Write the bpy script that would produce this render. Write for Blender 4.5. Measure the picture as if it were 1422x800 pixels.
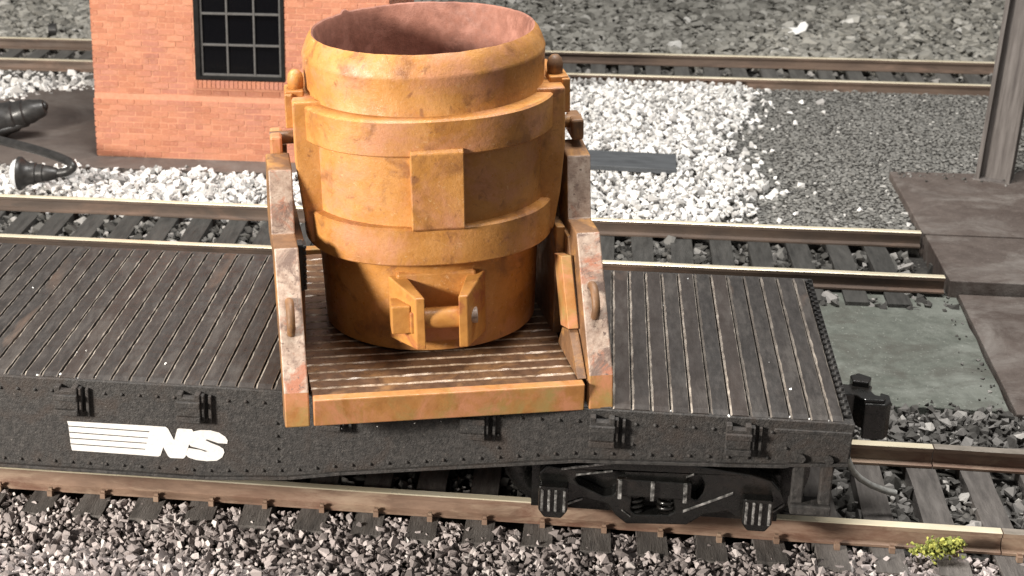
import bpy, bmesh, math, random
import numpy as np
from mathutils import Vector, Matrix, Euler
from mathutils.geometry import tessellate_polygon

random.seed(7)
rng = np.random.default_rng(11)
scene = bpy.context.scene
for o in list(bpy.data.objects):
    bpy.data.objects.remove(o)
COL = scene.collection
R = math.radians

# ------------------------------------------------------------------ camera
F_PX, PITCH, ROLL, YAW = 2382.041, 0.368, -0.0136, -0.1662
PPX, PPY = 435.967, 376.733
RT = Vector((0.9869834942811868, 0.16026016997101106, -0.013426091663667377))
UP = Vector((-0.04528536007548213, 0.35705832367272244, 0.9329837027830974))
FW = Vector((-0.15431402457110785, 0.9202315096848661, -0.3596681114635818))
CAM = Vector((0.0, -13.853, 7.126))
cam_data = bpy.data.cameras.new('camera')
cam = bpy.data.objects.new('camera', cam_data)
COL.objects.link(cam)
m = Matrix((RT, UP, -FW)).transposed().to_4x4()
m.translation = CAM
cam.matrix_world = m
cam_data.sensor_fit = 'HORIZONTAL'
cam_data.sensor_width = 36.0
cam_data.lens = F_PX * 36.0 / 1422.0
cam_data.shift_x = (711 - PPX) / 1422.0
cam_data.shift_y = -(400 - PPY) / 1422.0
cam_data.clip_start = 0.1
cam_data.clip_end = 400
cam_data.dof.use_dof = True
cam_data.dof.focus_distance = 14.3
cam_data.dof.aperture_fstop = 2.0
scene.camera = cam

# ------------------------------------------------------------------ light
world = bpy.data.worlds.new('World')
scene.world = world
world.use_nodes = True
bg = world.node_tree.nodes['Background']
bg.inputs['Color'].default_value = (1.0, 0.97, 0.93, 1)
bg.inputs['Strength'].default_value = 0.21

def area_light(name, loc, target, size, power, color):
    d = bpy.data.lights.new(name, 'AREA')
    d.shape = 'RECTANGLE'
    d.size, d.size_y = size
    d.energy = power
    d.color = color
    o = bpy.data.objects.new(name, d)
    COL.objects.link(o)
    o.location = loc
    o.rotation_euler = (Vector(target) - Vector(loc)).to_track_quat('-Z', 'Y').to_euler()
    return o

area_light('unseen_lamp', (-18.0, -14.5, 7.8), (-0.5, 0.5, 0.5), (4.0, 3.0), 10200, (1.0, 0.93, 0.84))
area_light('unseen_lamp', (-1.0, 1.0, 21.0), (0.0, 6.0, 0.0), (12.0, 6.0), 7000, (1.0, 0.97, 0.93))  # soft overhead fill out of view, added to light the tops

vs = scene.view_settings
vs.view_transform = 'Standard'
vs.look = 'None'
vs.exposure = 0.12
vs.gamma = 1.0
vs.use_curve_mapping = False

# ------------------------------------------------------------------ helpers
def pix(px, py, axis, val):
    """point of the world seen at photo pixel (px,py) on the plane axis=val"""
    d = FW + RT * ((px - PPX) / F_PX) - UP * ((py - PPY) / F_PX)
    k = 'xyz'.index(axis)
    t = (val - CAM[k]) / d[k]
    return CAM + d * t


class MB:
    """collects simple shapes, builds one mesh"""
    def __init__(self):
        self.v, self.f, self.mi, self.sm = [], [], [], []

    def add(self, verts, faces, mi=0, smooth=False):
        n = len(self.v)
        self.v += [tuple(p) for p in verts]
        for k, f in enumerate(faces):
            self.f.append([i + n for i in f])
            self.mi.append(mi[k] if isinstance(mi, (list, tuple)) else mi)
            self.sm.append(smooth)
        return self

    def box(self, lo, hi, mi=0):
        x0, y0, z0 = lo
        x1, y1, z1 = hi
        v = [(x0, y0, z0), (x1, y0, z0), (x1, y1, z0), (x0, y1, z0), (x0, y0, z1), (x1, y0, z1), (x1, y1, z1), (x0, y1, z1)]
        return self.hexa(v, mi)

    def hexa(self, v, mi=0):
        return self.add(v, [(3, 2, 1, 0), (4, 5, 6, 7), (0, 1, 5, 4), (1, 2, 6, 5), (2, 3, 7, 6), (3, 0, 4, 7)], mi)

    def prism(self, poly, a, b, axis='y', mi=0):
        """poly: 2-D outline; axis y -> (x,z), axis x -> (y,z), axis z -> (x,y)"""
        def P(p, t):
            return {'y': (p[0], t, p[1]), 'x': (t, p[0], p[1]), 'z': (p[0], p[1], t)}[axis]
        n = len(poly)
        v = [P(p, a) for p in poly] + [P(p, b) for p in poly]
        f = [tuple(range(n - 1, -1, -1)), tuple(range(n, 2 * n))]
        f += [(i, (i + 1) % n, n + (i + 1) % n, n + i) for i in range(n)]
        return self.add(v, f, mi)

    def tube(self, pts, rad, seg=12, mi=0, cap=True):
        pts = [Vector(p) for p in pts]
        rads = rad if isinstance(rad, (list, tuple)) else [rad] * len(pts)
        prev = None
        v, f = [], []
        for i, p in enumerate(pts):
            a = pts[max(i - 1, 0)]
            b = pts[min(i + 1, len(pts) - 1)]
            t = (b - a).normalized()
            if prev is None:
                n = t.orthogonal().normalized()
            else:
                n = (prev - t * prev.dot(t)).normalized()
            prev = n
            bn = t.cross(n)
            for k in range(seg):
                an = 2 * math.pi * k / seg
                v.append(p + (n * math.cos(an) + bn * math.sin(an)) * rads[i])
        for i in range(len(pts) - 1):
            for k in range(seg):
                k2 = (k + 1) % seg
                f.append((i * seg + k, i * seg + k2, (i + 1) * seg + k2, (i + 1) * seg + k))
        self.add(v, f, mi, True)
        if cap:
            self.add(v[:seg], [tuple(range(seg - 1, -1, -1))], mi)
            self.add(v[-seg:], [tuple(range(seg))], mi)
        return self

    def lathe(self, prof, seg=96, mi=0, closed=False, center=(0, 0), jitter=0.0, smooth=True):
        v, f, mm = [], [], []
        n = len(prof)
        ph = [random.uniform(0, 6.28) for _ in range(12)]
        for i, (r, z) in enumerate(prof):
            for k in range(seg):
                a = 2 * math.pi * k / seg
                rr = r + jitter * (math.sin(3 * a + ph[0]) + .6 * math.sin(7 * a + ph[1] + z * 2) + .5 * math.sin(17 * a + ph[2] + 3 * z))
                v.append((center[0] + rr * math.cos(a), center[1] + rr * math.sin(a), z))
        for i in range(n if closed else n - 1):
            j = (i + 1) % n
            for k in range(seg):
                k2 = (k + 1) % seg
                f.append((i * seg + k, i * seg + k2, j * seg + k2, j * seg + k))
                mm.append(mi[i] if isinstance(mi, (list, tuple)) else mi)
        return self.add(v, f, mm, smooth)

    def mesh(self, name, mats, sharp=None):
        me = bpy.data.meshes.new(name)
        me.from_pydata(self.v, [], self.f)
        for mm in mats if isinstance(mats, (list, tuple)) else [mats]:
            me.materials.append(mm)
        me.polygons.foreach_set('material_index', self.mi)
        me.polygons.foreach_set('use_smooth', self.sm)
        me.update()
        if sharp is not None:
            me.set_sharp_from_angle(angle=R(sharp))
        return me

    def build(self, name, mats, parent=None, bevel=0.0, sharp=None, seg=2):
        me = self.mesh(name, mats, sharp)
        return link(name, me, parent, bevel, seg)


def link(name, me, parent=None, bevel=0.0, seg=2):
    o = bpy.data.objects.new(name, me)
    COL.objects.link(o)
    if parent is not None:
        o.parent = parent
    if bevel:
        b = o.modifiers.new('bevel', 'BEVEL')
        b.width = bevel
        b.segments = seg
        b.limit_method = 'ANGLE'
        b.angle_limit = R(35)
        b.harden_normals = False
    return o


def thing(name, label, cat, loc=(0, 0, 0), rot=(0, 0, 0), group=None):
    o = bpy.data.objects.new(name, None)
    COL.objects.link(o)
    o.location = loc
    o.rotation_euler = rot
    o.empty_display_size = 0.2
    return tag(o, label, cat, group)


def tag(o, label=None, cat=None, group=None, kind=None):
    if label:
        o['label'] = label
    if cat:
        o['category'] = cat
    if group:
        o['group'] = group
    if kind:
        o['kind'] = kind
    return o


def copy_tree(o, parent=None):
    c = o.copy()
    COL.objects.link(c)
    c.parent = parent
    for ch in list(o.children):
        copy_tree(ch, c)
    return c


# ------------------------------------------------------------------ materials
class NT:
    def __init__(self, name):
        self.m = bpy.data.materials.new(name)
        self.m.use_nodes = True
        self.t = self.m.node_tree
        self.b = self.t.nodes['Principled BSDF']

    def n(self, ty, **kw):
        nd = self.t.nodes.new(ty)
        for k, v in kw.items():
            setattr(nd, k, v)
        return nd

    def l(self, a, b):
        self.t.links.new(a, b)

    def coords(self, stretch=(1, 1, 1)):
        tc = self.n('ShaderNodeTexCoord')
        oi = self.n('ShaderNodeObjectInfo')
        mu = self.n('ShaderNodeMath', operation='MULTIPLY')
        mu.inputs[1].default_value = 37.0
        self.l(oi.outputs['Random'], mu.inputs[0])
        mp = self.n('ShaderNodeMapping')
        mp.inputs['Scale'].default_value = stretch
        ad = self.n('ShaderNodeVectorMath', operation='ADD')
        self.l(tc.outputs['Object'], ad.inputs[0])
        self.l(mu.outputs[0], ad.inputs[1])
        self.l(ad.outputs[0], mp.inputs['Vector'])
        self.vec = mp.outputs[0]
        self.rand = oi.outputs['Random']
        return self.vec

    def noise(self, scale, detail=6, rough=0.6, vec=None, dist=0.0):
        nz = self.n('ShaderNodeTexNoise')
        nz.inputs['Scale'].default_value = scale
        nz.inputs['Detail'].default_value = detail
        nz.inputs['Roughness'].default_value = rough
        nz.inputs['Distortion'].default_value = dist
        self.l(vec or self.vec, nz.inputs['Vector'])
        return nz.outputs['Fac']

    def ramp(self, fac, stops):
        r = self.n('ShaderNodeValToRGB')
        e = r.color_ramp.elements
        while len(e) < len(stops):
            e.new(0.5)
        for k, (p, c) in enumerate(stops):
            e[k].position = p
            e[k].color = (*c, 1) if not isinstance(c, (int, float)) else (c, c, c, 1)
        self.l(fac, r.inputs['Fac'])
        return r.outputs['Color']

    def mix(self, fac, a, b, blend='MIX'):
        mx = self.n('ShaderNodeMix', data_type='RGBA', blend_type=blend)
        ins = [i for i in mx.inputs if i.type == 'RGBA']
        if isinstance(fac, (int, float)):
            mx.inputs[0].default_value = fac
        else:
            self.l(fac, mx.inputs[0])
        for s, v in zip(ins, (a, b)):
            if isinstance(v, tuple):
                s.default_value = (*v, 1)
            else:
                self.l(v, s)
        return [o for o in mx.outputs if o.type == 'RGBA'][0]

    def bump(self, fac, strength, dist=0.01, prev=None):
        b = self.n('ShaderNodeBump')
        b.inputs['Strength'].default_value = strength
        b.inputs['Distance'].default_value = dist
        self.l(fac, b.inputs['Height'])
        if prev is not None:
            self.l(prev, b.inputs['Normal'])
        return b.outputs['Normal']

    def done(self, col, rough=0.6, normal=None, metal=0.0, spec=0.5):
        for v, k in ((col, 'Base Color'), (rough, 'Roughness'), (metal, 'Metallic'), (spec, 'Specular IOR Level')):
            if isinstance(v, tuple):
                self.b.inputs[k].default_value = (*v, 1)
            elif isinstance(v, (int, float)):
                self.b.inputs[k].default_value = v
            else:
                self.l(v, self.b.inputs[k])
        if normal is not None:
            self.l(normal, self.b.inputs['Normal'])
        return self.m


def weathered(name, cols, scale=6.0, patch=None, pscale=1.5, pcut=(0.5, 0.62), rough=(0.45, 0.7), bump=0.3, bscale=40.0, bdist=0.006,
              specks=None, sscale=60.0, scut=(0.68, 0.74), stretch=(1, 1, 1), metal=0.0, spec=0.5):
    t = NT(name)
    t.coords(stretch)
    nz = t.noise(scale, 8, 0.65)
    n = len(cols)
    col = t.ramp(nz, [(0.3 + 0.4 * k / max(1, n - 1), c) for k, c in enumerate(cols)])
    if patch:
        for j, pc in enumerate(patch if isinstance(patch, list) else [patch]):
            pf = t.ramp(t.noise(pscale * (1 + .37 * j) + 0.01, 7, 0.7, dist=0.6), [(pcut[0], 0.0), (pcut[1], 1.0)])
            # shift the pattern of every further patch
            col = t.mix(pf, col, pc)
    if specks:
        sf = t.ramp(t.noise(sscale, 3, 0.6), [(scut[0], 0.0), (scut[1], 1.0)])
        col = t.mix(sf, col, specks)
    rg = t.ramp(t.noise(scale * 1.7, 5, 0.6), [(0.35, rough[0]), (0.65, rough[1])])
    nrm = t.bump(t.noise(bscale, 6, 0.7), bump, bdist)
    return t.done(col, rg, nrm, metal, spec)


def stones_mat(name, stops, rough=0.85, dust=None):
    t = NT(name)
    t.coords()
    at = t.n('ShaderNodeAttribute', attribute_name='rnd')
    col = t.ramp(at.outputs['Fac'], stops)
    nz = t.noise(45, 4, 0.7)
    col = t.mix(t.ramp(nz, [(0.35, 0.0), (0.7, 0.35)]), col, dust or (0.2, 0.19, 0.18))
    nrm = t.bump(t.noise(70, 4, 0.7), 0.5, 0.008)
    return t.done(col, rough, nrm, 0, 0.3)


M = {}
def ladle_paint(name):
    t = NT(name)
    t.coords()
    c = t.ramp(t.noise(2.2, 10, 0.68), [(0.31, (0.345, 0.140, 0.036)), (0.5, (0.495, 0.224, 0.057)), (0.67, (0.60, 0.295, 0.097))])
    # salmon undercoat showing through, with broken edges
    c = t.mix(t.ramp(t.noise(1.25, 12, 0.70, dist=0.3), [(0.50, 0.0), (0.62, 0.8)]), c, (0.545, 0.25, 0.140))
    # brown scorch blotches of several sizes
    c = t.mix(t.ramp(t.noise(3.4, 9, 0.62, dist=0.5), [(0.56, 0.0), (0.68, 0.75)]), c, (0.22, 0.092, 0.036))
    c = t.mix(t.ramp(t.noise(7.5, 7, 0.62, dist=0.8), [(0.60, 0.0), (0.69, 0.7)]), c, (0.24, 0.10, 0.045))
    # grain, chips and rust specks
    c = t.mix(t.ramp(t.noise(48, 5, 0.75), [(0.36, 0.25), (0.48, 0.0)]), c, (0.32, 0.135, 0.04))
    c = t.mix(t.ramp(t.noise(15, 8, 0.75), [(0.66, 0.0), (0.69, 0.8)]), c, (0.16, 0.062, 0.03))
    c = t.mix(t.ramp(t.noise(19, 7, 0.72, dist=1.2), [(0.61, 0.0), (0.67, 0.6)]), c, (0.68, 0.44, 0.23))
    rg = t.ramp(t.noise(16, 8, 0.8), [(0.36, 0.21), (0.62, 0.62)])
    n1 = t.bump(t.noise(24, 8, 0.75), 0.55, 0.010)
    n1 = t.bump(t.noise(110, 3, 0.6), 0.25, 0.003, n1)
    return t.done(c, rg, n1)


M['ladle'] = ladle_paint('ladle_ochre')
M['lining'] = weathered('ladle_lining_salmon', [(0.20, 0.082, 0.055), (0.34, 0.15, 0.105)], 9.0, [(0.15, 0.060, 0.042), (0.40, 0.19, 0.14)], 2.0, (0.50, 0.66), (0.6, 0.85), 0.5, 60, 0.006)
M['rust_patch'] = weathered('bracket_ochre_rust', [(0.40, 0.17, 0.04), (0.56, 0.27, 0.07)], 8.0, (0.36, 0.12, 0.05), 3.5, (0.5, 0.6), (0.35, 0.6), 0.4, 60, 0.004)
M['upright_face'] = weathered('bare_worn_metal', [(0.25, 0.17, 0.13), (0.42, 0.315, 0.25), (0.54, 0.44, 0.36)], 14.0,
                              [(0.40, 0.17, 0.105), (0.19, 0.13, 0.105)], 3.0, (0.53, 0.62), (0.35, 0.6), 0.6, 60, 0.006,
                              specks=(0.16, 0.11, 0.09), sscale=32, scut=(0.62, 0.70))
M['upright_side'] = weathered('rusty_brown_side', [(0.12, 0.065, 0.035), (0.25, 0.13, 0.06)], 7.0, (0.40, 0.20, 0.06), 2.4, (0.52, 0.64), (0.4, 0.65), 0.4, 50, 0.005)
M['beam'] = weathered('ochre_olive_beam', [(0.33, 0.14, 0.04), (0.50, 0.235, 0.075)], 7.0, [(0.36, 0.245, 0.085), (0.54, 0.235, 0.12)], 2.0, (0.47, 0.62), (0.4, 0.65), 0.4, 55, 0.004,
                      specks=(0.66, 0.55, 0.30), sscale=30, scut=(0.72, 0.78))
M['slat'] = weathered('dark_brown_slat', [(0.075, 0.042, 0.026), (0.17, 0.092, 0.052)], 8.0, (0.27, 0.145, 0.065), 2.0, (0.50, 0.66), (0.25, 0.45), 0.4, 60, 0.004)
M['slat_edge'] = weathered('slat_edge_highlight', [(0.12, 0.068, 0.04), (0.40, 0.29, 0.20), (0.66, 0.54, 0.41)], 16.0, rough=(0.2, 0.4), bump=0.5, bscale=90, bdist=0.003)  # highlight along each slat's front edge, put into the colour

M['car'] = weathered('car_black_dusty', [(0.013, 0.0125, 0.012), (0.036, 0.033, 0.031), (0.068, 0.062, 0.058)], 20.0, (0.045, 0.034, 0.028), 2.0, (0.5, 0.66), (0.5, 0.75), 0.9, 48, 0.014,
                     specks=(0.16, 0.145, 0.13), sscale=50, scut=(0.66, 0.76))
M['car_plain'] = weathered('car_black', [(0.012, 0.012, 0.012), (0.03, 0.028, 0.027)], 10.0, rough=(0.45, 0.6), bump=0.4, bscale=60)
M['plank'] = None
t = NT('deck_plank_dark')
t.coords((1, 0.22, 1))
c0 = t.ramp(t.noise(26, 8, 0.7), [(0.3, (0.016, 0.0145, 0.0135)), (0.55, (0.036, 0.032, 0.030)), (0.75, (0.06, 0.053, 0.048))])
c0 = t.mix(t.ramp(t.rand, [(0.0, 0.0), (0.6, 0.15), (1.0, 0.65)]), c0, (0.050, 0.034, 0.027))
t2 = t.noise(3.0, 6, 0.7)
c0 = t.mix(t.ramp(t2, [(0.50, 0.0), (0.70, 0.65)]), c0, (0.092, 0.082, 0.073))
t3 = t.noise(2.1, 4, 0.6, dist=0.8)
c0 = t.mix(t.ramp(t3, [(0.64, 0.0), (0.74, 0.65)]), c0, (0.12, 0.08, 0.058))
M['plank'] = t.done(c0, t.ramp(t.noise(12, 5, 0.6), [(0.35, 0.38), (0.65, 0.62)]), t.bump(t.noise(60, 6, 0.7), 0.5, 0.008))
t = NT('deck_plank_worn_edge')
t.coords((1, 0.5, 1))
c0 = t.ramp(t.noise(9, 7, 0.75), [(0.34, (0.06, 0.053, 0.046)), (0.48, (0.22, 0.19, 0.16)), (0.66, (0.48, 0.43, 0.37))])
c0 = t.mix(t.ramp(t.rand, [(0.0, 0.75), (0.35, 0.35), (0.7, 0.0)]), c0, (0.07, 0.062, 0.055))
M['plank_edge'] = t.done(c0, 0.5, t.bump(t.noise(90, 4, 0.7), 0.6, 0.006))
M['truck'] = weathered('truck_gloss_black', [(0.004, 0.004, 0.004), (0.010, 0.010, 0.009)], 9.0, (0.018, 0.014, 0.012), 2.5, (0.5, 0.7), (0.12, 0.34), 0.3, 30, 0.004, spec=0.7)
M['truck_glint'] = weathered('truck_painted_glint', [(0.012, 0.012, 0.012), (0.20, 0.197, 0.19), (0.70, 0.69, 0.67)], 22.0, rough=(0.12, 0.3), bump=0.3, bscale=50, metal=0.4)  # pale tones paint the glossy highlights of lips and ribs
M['bright_edge'] = weathered('worn_bright_metal', [(0.25, 0.24, 0.22), (0.6, 0.58, 0.54)], 20, rough=(0.2, 0.4), bump=0.2)
M['white_paint'] = weathered('white_lettering_paint', [(0.62, 0.60, 0.58), (0.80, 0.79, 0.77)], 30, rough=(0.5, 0.6), bump=0.25, bscale=60, bdist=0.003)
M['hose'] = weathered('grey_hose', [(0.22, 0.22, 0.21), (0.42, 0.42, 0.40)], 20, rough=(0.25, 0.45), bump=0.15)

M['rail_rust'] = weathered('rail_rust_brown', [(0.12, 0.075, 0.052), (0.23, 0.15, 0.105), (0.30, 0.205, 0.15)], 4.0, [(0.15, 0.075, 0.05), (0.34, 0.25, 0.18)], 2.2, (0.52, 0.66), (0.5, 0.75), 0.5, 60, 0.006,
                           stretch=(0.35, 1, 1))
M['rail_dark'] = weathered('rail_dark_brown', [(0.05, 0.036, 0.028), (0.11, 0.075, 0.055)], 4.0, (0.16, 0.10, 0.07), 1.6, (0.52, 0.66), (0.5, 0.75), 0.5, 60, 0.006, stretch=(0.35, 1, 1))
M['rail_mid'] = weathered('rail_brown', [(0.075, 0.052, 0.040), (0.15, 0.105, 0.078)], 4.0, (0.21, 0.14, 0.105), 1.6, (0.52, 0.66), (0.5, 0.75), 0.5, 60, 0.006, stretch=(0.35, 1, 1))
M['rail_top'] = weathered('rail_head_shine', [(0.66, 0.57, 0.40), (0.82, 0.76, 0.60)], 3.0, rough=(0.22, 0.4), bump=0.1, metal=0.25, stretch=(0.4, 1, 1))
M['rail_top_dull'] = weathered('rail_head_dull', [(0.20, 0.18, 0.15), (0.34, 0.30, 0.26)], 6.0, rough=(0.4, 0.6), bump=0.2, metal=0.3)
M['sleeper'] = weathered('sleeper_dark_wood', [(0.050, 0.045, 0.042), (0.10, 0.090, 0.083), (0.15, 0.137, 0.127)], 9.0, (0.16, 0.145, 0.134), 1.4, (0.52, 0.68), (0.65, 0.9), 0.8, 40, 0.012, stretch=(1.6, 0.25, 1))
M['sleeper_dark'] = weathered('sleeper_shaded_wood', [(0.018, 0.0175, 0.016), (0.040, 0.039, 0.036), (0.060, 0.058, 0.054)], 9.0, (0.07, 0.068, 0.063), 1.4, (0.52, 0.68), (0.65, 0.9), 0.8, 40, 0.012, stretch=(1.6, 0.25, 1))  # dark wood of the middle track, with its shade painted in
M['sleeper_grey'] = weathered('sleeper_grey_wood', [(0.06, 0.058, 0.054), (0.11, 0.108, 0.10)], 9.0, (0.15, 0.145, 0.135), 1.4, (0.52, 0.68), (0.65, 0.9), 0.8, 40, 0.012, stretch=(1.6, 0.25, 1))

M['ground'] = weathered('ground_dark_grit', [(0.018, 0.016, 0.015), (0.045, 0.042, 0.038)], 6.0, (0.06, 0.057, 0.05), 0.5, (0.48, 0.62), (0.85, 0.95), 1.0, 26, 0.03, specks=(0.2, 0.19, 0.17), sscale=30, scut=(0.62, 0.7))
M['pavement'] = weathered('pavement_brown_grey', [(0.085, 0.068, 0.060), (0.14, 0.115, 0.10)], 2.0, (0.17, 0.15, 0.135), 0.7, (0.48, 0.64), (0.6, 0.8), 0.3, 30, 0.008)
M['slab'] = weathered('slab_brown', [(0.075, 0.058, 0.050), (0.13, 0.105, 0.092)], 5.0, [(0.19, 0.17, 0.155), (0.07, 0.052, 0.044)], 0.9, (0.50, 0.66), (0.5, 0.8), 0.7, 45, 0.010, specks=(0.24, 0.21, 0.19), sscale=38, scut=(0.66, 0.74))
M['pad'] = weathered('pad_green_grey', [(0.085, 0.094, 0.080), (0.15, 0.162, 0.14)], 9.0, [(0.20, 0.213, 0.19), (0.085, 0.085, 0.072)], 0.9, (0.50, 0.66), (0.7, 0.92), 0.9, 50, 0.012, specks=(0.30, 0.31, 0.28), sscale=34, scut=(0.64, 0.72))
M['board'] = weathered('slate_grey_board', [(0.045, 0.049, 0.054), (0.085, 0.092, 0.100)], 10.0, rough=(0.6, 0.8), bump=0.5, bscale=40, stretch=(0.3, 1, 1))
M['brick'] = None
t = NT('brick_salmon')
t.coords()
at = t.n('ShaderNodeAttribute', attribute_name='rnd')
c0 = t.ramp(at.outputs['Fac'], [(0.0, (0.40, 0.150, 0.083)), (0.5, (0.465, 0.185, 0.103)), (1.0, (0.53, 0.225, 0.13))])
c0 = t.mix(t.ramp(t.noise(2.0, 5, 0.6), [(0.42, 0.0), (0.66, 0.6)]), c0, (0.40, 0.165, 0.125))
c0 = t.mix(t.ramp(t.noise(30, 4, 0.7), [(0.5, 0.0), (0.75, 0.5)]), c0, (0.64, 0.35, 0.23))
c0 = t.mix(t.ramp(t.noise(1.1, 9, 0.75), [(0.55, 0.0), (0.72, 0.55)]), c0, (0.24, 0.10, 0.07))
M['brick'] = t.done(c0, 0.8, t.bump(t.noise(60, 5, 0.7), 0.6, 0.008))
M['mortar'] = weathered('mortar_pink', [(0.50, 0.225, 0.135), (0.60, 0.295, 0.185)], 20, rough=(0.85, 0.95), bump=0.5)
M['win_frame'] = weathered('window_frame_grey', [(0.06, 0.057, 0.055), (0.10, 0.096, 0.092)], 20, rough=(0.4, 0.6), bump=0.2)
M['win_dark'] = weathered('window_reveal_black', [(0.006, 0.006, 0.006), (0.014, 0.0135, 0.013)], 10, rough=(0.75, 0.9), bump=0.2, spec=0.15)
t = NT('window_glass_dark')
M['glass'] = t.done((0.004, 0.004, 0.005), 0.10, None, 0, 0.25)
M['post'] = weathered('post_grey_wash', [(0.075, 0.064, 0.060), (0.135, 0.12, 0.112), (0.20, 0.18, 0.17)], 7.0, (0.07, 0.058, 0.052), 1.3, (0.5, 0.66), (0.55, 0.8), 0.5, 30, 0.008, stretch=(2.5, 2.5, 0.18))
M['lamp_black'] = weathered('lamp_black_plastic', [(0.012, 0.012, 0.012), (0.035, 0.033, 0.032)], 8, rough=(0.3, 0.5), bump=0.15)
M['lamp_lens'] = weathered('lamp_lens_white', [(0.55, 0.58, 0.60), (0.82, 0.83, 0.84)], 7, rough=(0.15, 0.3), bump=0.2)
t = NT('moss_yellow_green')
t.coords()
at = t.n('ShaderNodeAttribute', attribute_name='rnd')
c0 = t.ramp(at.outputs['Fac'], [(0.0, (0.09, 0.11, 0.03)), (0.5, (0.27, 0.29, 0.06)), (1.0, (0.50, 0.50, 0.12))])
M['moss'] = t.done(c0, 0.8)
M['white_chip'] = weathered('white_chip', [(0.78, 0.78, 0.76), (0.86, 0.86, 0.85)], 8, rough=(0.5, 0.7), bump=0.3)

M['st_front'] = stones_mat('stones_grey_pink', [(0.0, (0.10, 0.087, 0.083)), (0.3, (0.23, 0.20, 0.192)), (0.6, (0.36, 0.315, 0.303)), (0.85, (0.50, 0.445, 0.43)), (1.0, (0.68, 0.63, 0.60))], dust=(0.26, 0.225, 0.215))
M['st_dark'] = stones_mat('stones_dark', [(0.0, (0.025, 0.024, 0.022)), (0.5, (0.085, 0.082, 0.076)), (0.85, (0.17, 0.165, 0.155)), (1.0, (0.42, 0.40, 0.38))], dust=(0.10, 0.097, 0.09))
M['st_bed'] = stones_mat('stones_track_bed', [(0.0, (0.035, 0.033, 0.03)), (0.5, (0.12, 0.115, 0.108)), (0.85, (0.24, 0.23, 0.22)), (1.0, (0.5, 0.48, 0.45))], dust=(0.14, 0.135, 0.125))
M['st_white'] = stones_mat('stones_white', [(0.0, (0.16, 0.155, 0.15)), (0.12, (0.40, 0.39, 0.38)), (0.4, (0.62, 0.61, 0.59)), (0.7, (0.77, 0.76, 0.74)), (1.0, (0.87, 0.86, 0.85))], dust=(0.52, 0.51, 0.49))
M['st_fine'] = stones_mat('grit_grey', [(0.0, (0.13, 0.128, 0.12)), (0.5, (0.175, 0.173, 0.163)), (0.9, (0.22, 0.217, 0.205)), (0.985, (0.27, 0.265, 0.25)), (1.0, (0.6, 0.59, 0.56))], dust=(0.17, 0.165, 0.152))
M['st_far'] = stones_mat('stones_far_grey', [(0.0, (0.13, 0.126, 0.113)), (0.5, (0.255, 0.248, 0.225)), (0.9, (0.35, 0.341, 0.31)), (0.985, (0.43, 0.42, 0.39)), (1.0, (0.75, 0.74, 0.71))], dust=(0.25, 0.24, 0.21))

# ------------------------------------------------------------------ ground and stones
def sheet(name, poly, z0, z1, mat, bevel=0.0):
    o = MB().prism(poly, z0, z1, 'z').build(name, mat, None, bevel)
    return tag(o, kind='structure')


GZ = -0.33
BED = 0.19   # the yard behind the middle track lies higher
gb = MB().box((-60, -40, GZ - 0.4), (60, 60, GZ))
tag(gb.build('ground', M['ground']), kind='structure')

def hull_shapes(n, pts):
    """uneven angular stones: hulls of a few random points"""
    out = []
    for _ in range(n):
        bm = bmesh.new()
        d = rng.normal(size=(pts, 3))
        d /= np.linalg.norm(d, axis=1, keepdims=True)
        d *= rng.uniform(0.75, 1.15, (pts, 1)) * rng.uniform(0.68, 1.25, (1, 3))
        for p in d:
            bm.verts.new(p)
        res = bmesh.ops.convex_hull(bm, input=bm.verts[:])
        bmesh.ops.delete(bm, geom=list({g for g in res['geom_interior'] + res['geom_unused'] if isinstance(g, bmesh.types.BMVert)}), context='VERTS')
        bmesh.ops.recalc_face_normals(bm, faces=bm.faces[:])
        bm.verts.index_update()
        out.append((np.array([v.co[:] for v in bm.verts]), np.array([[v.index for v in f.verts] for f in bm.faces])))
        bm.free()
    return out


SHAPES = hull_shapes(36, 10)


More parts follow.
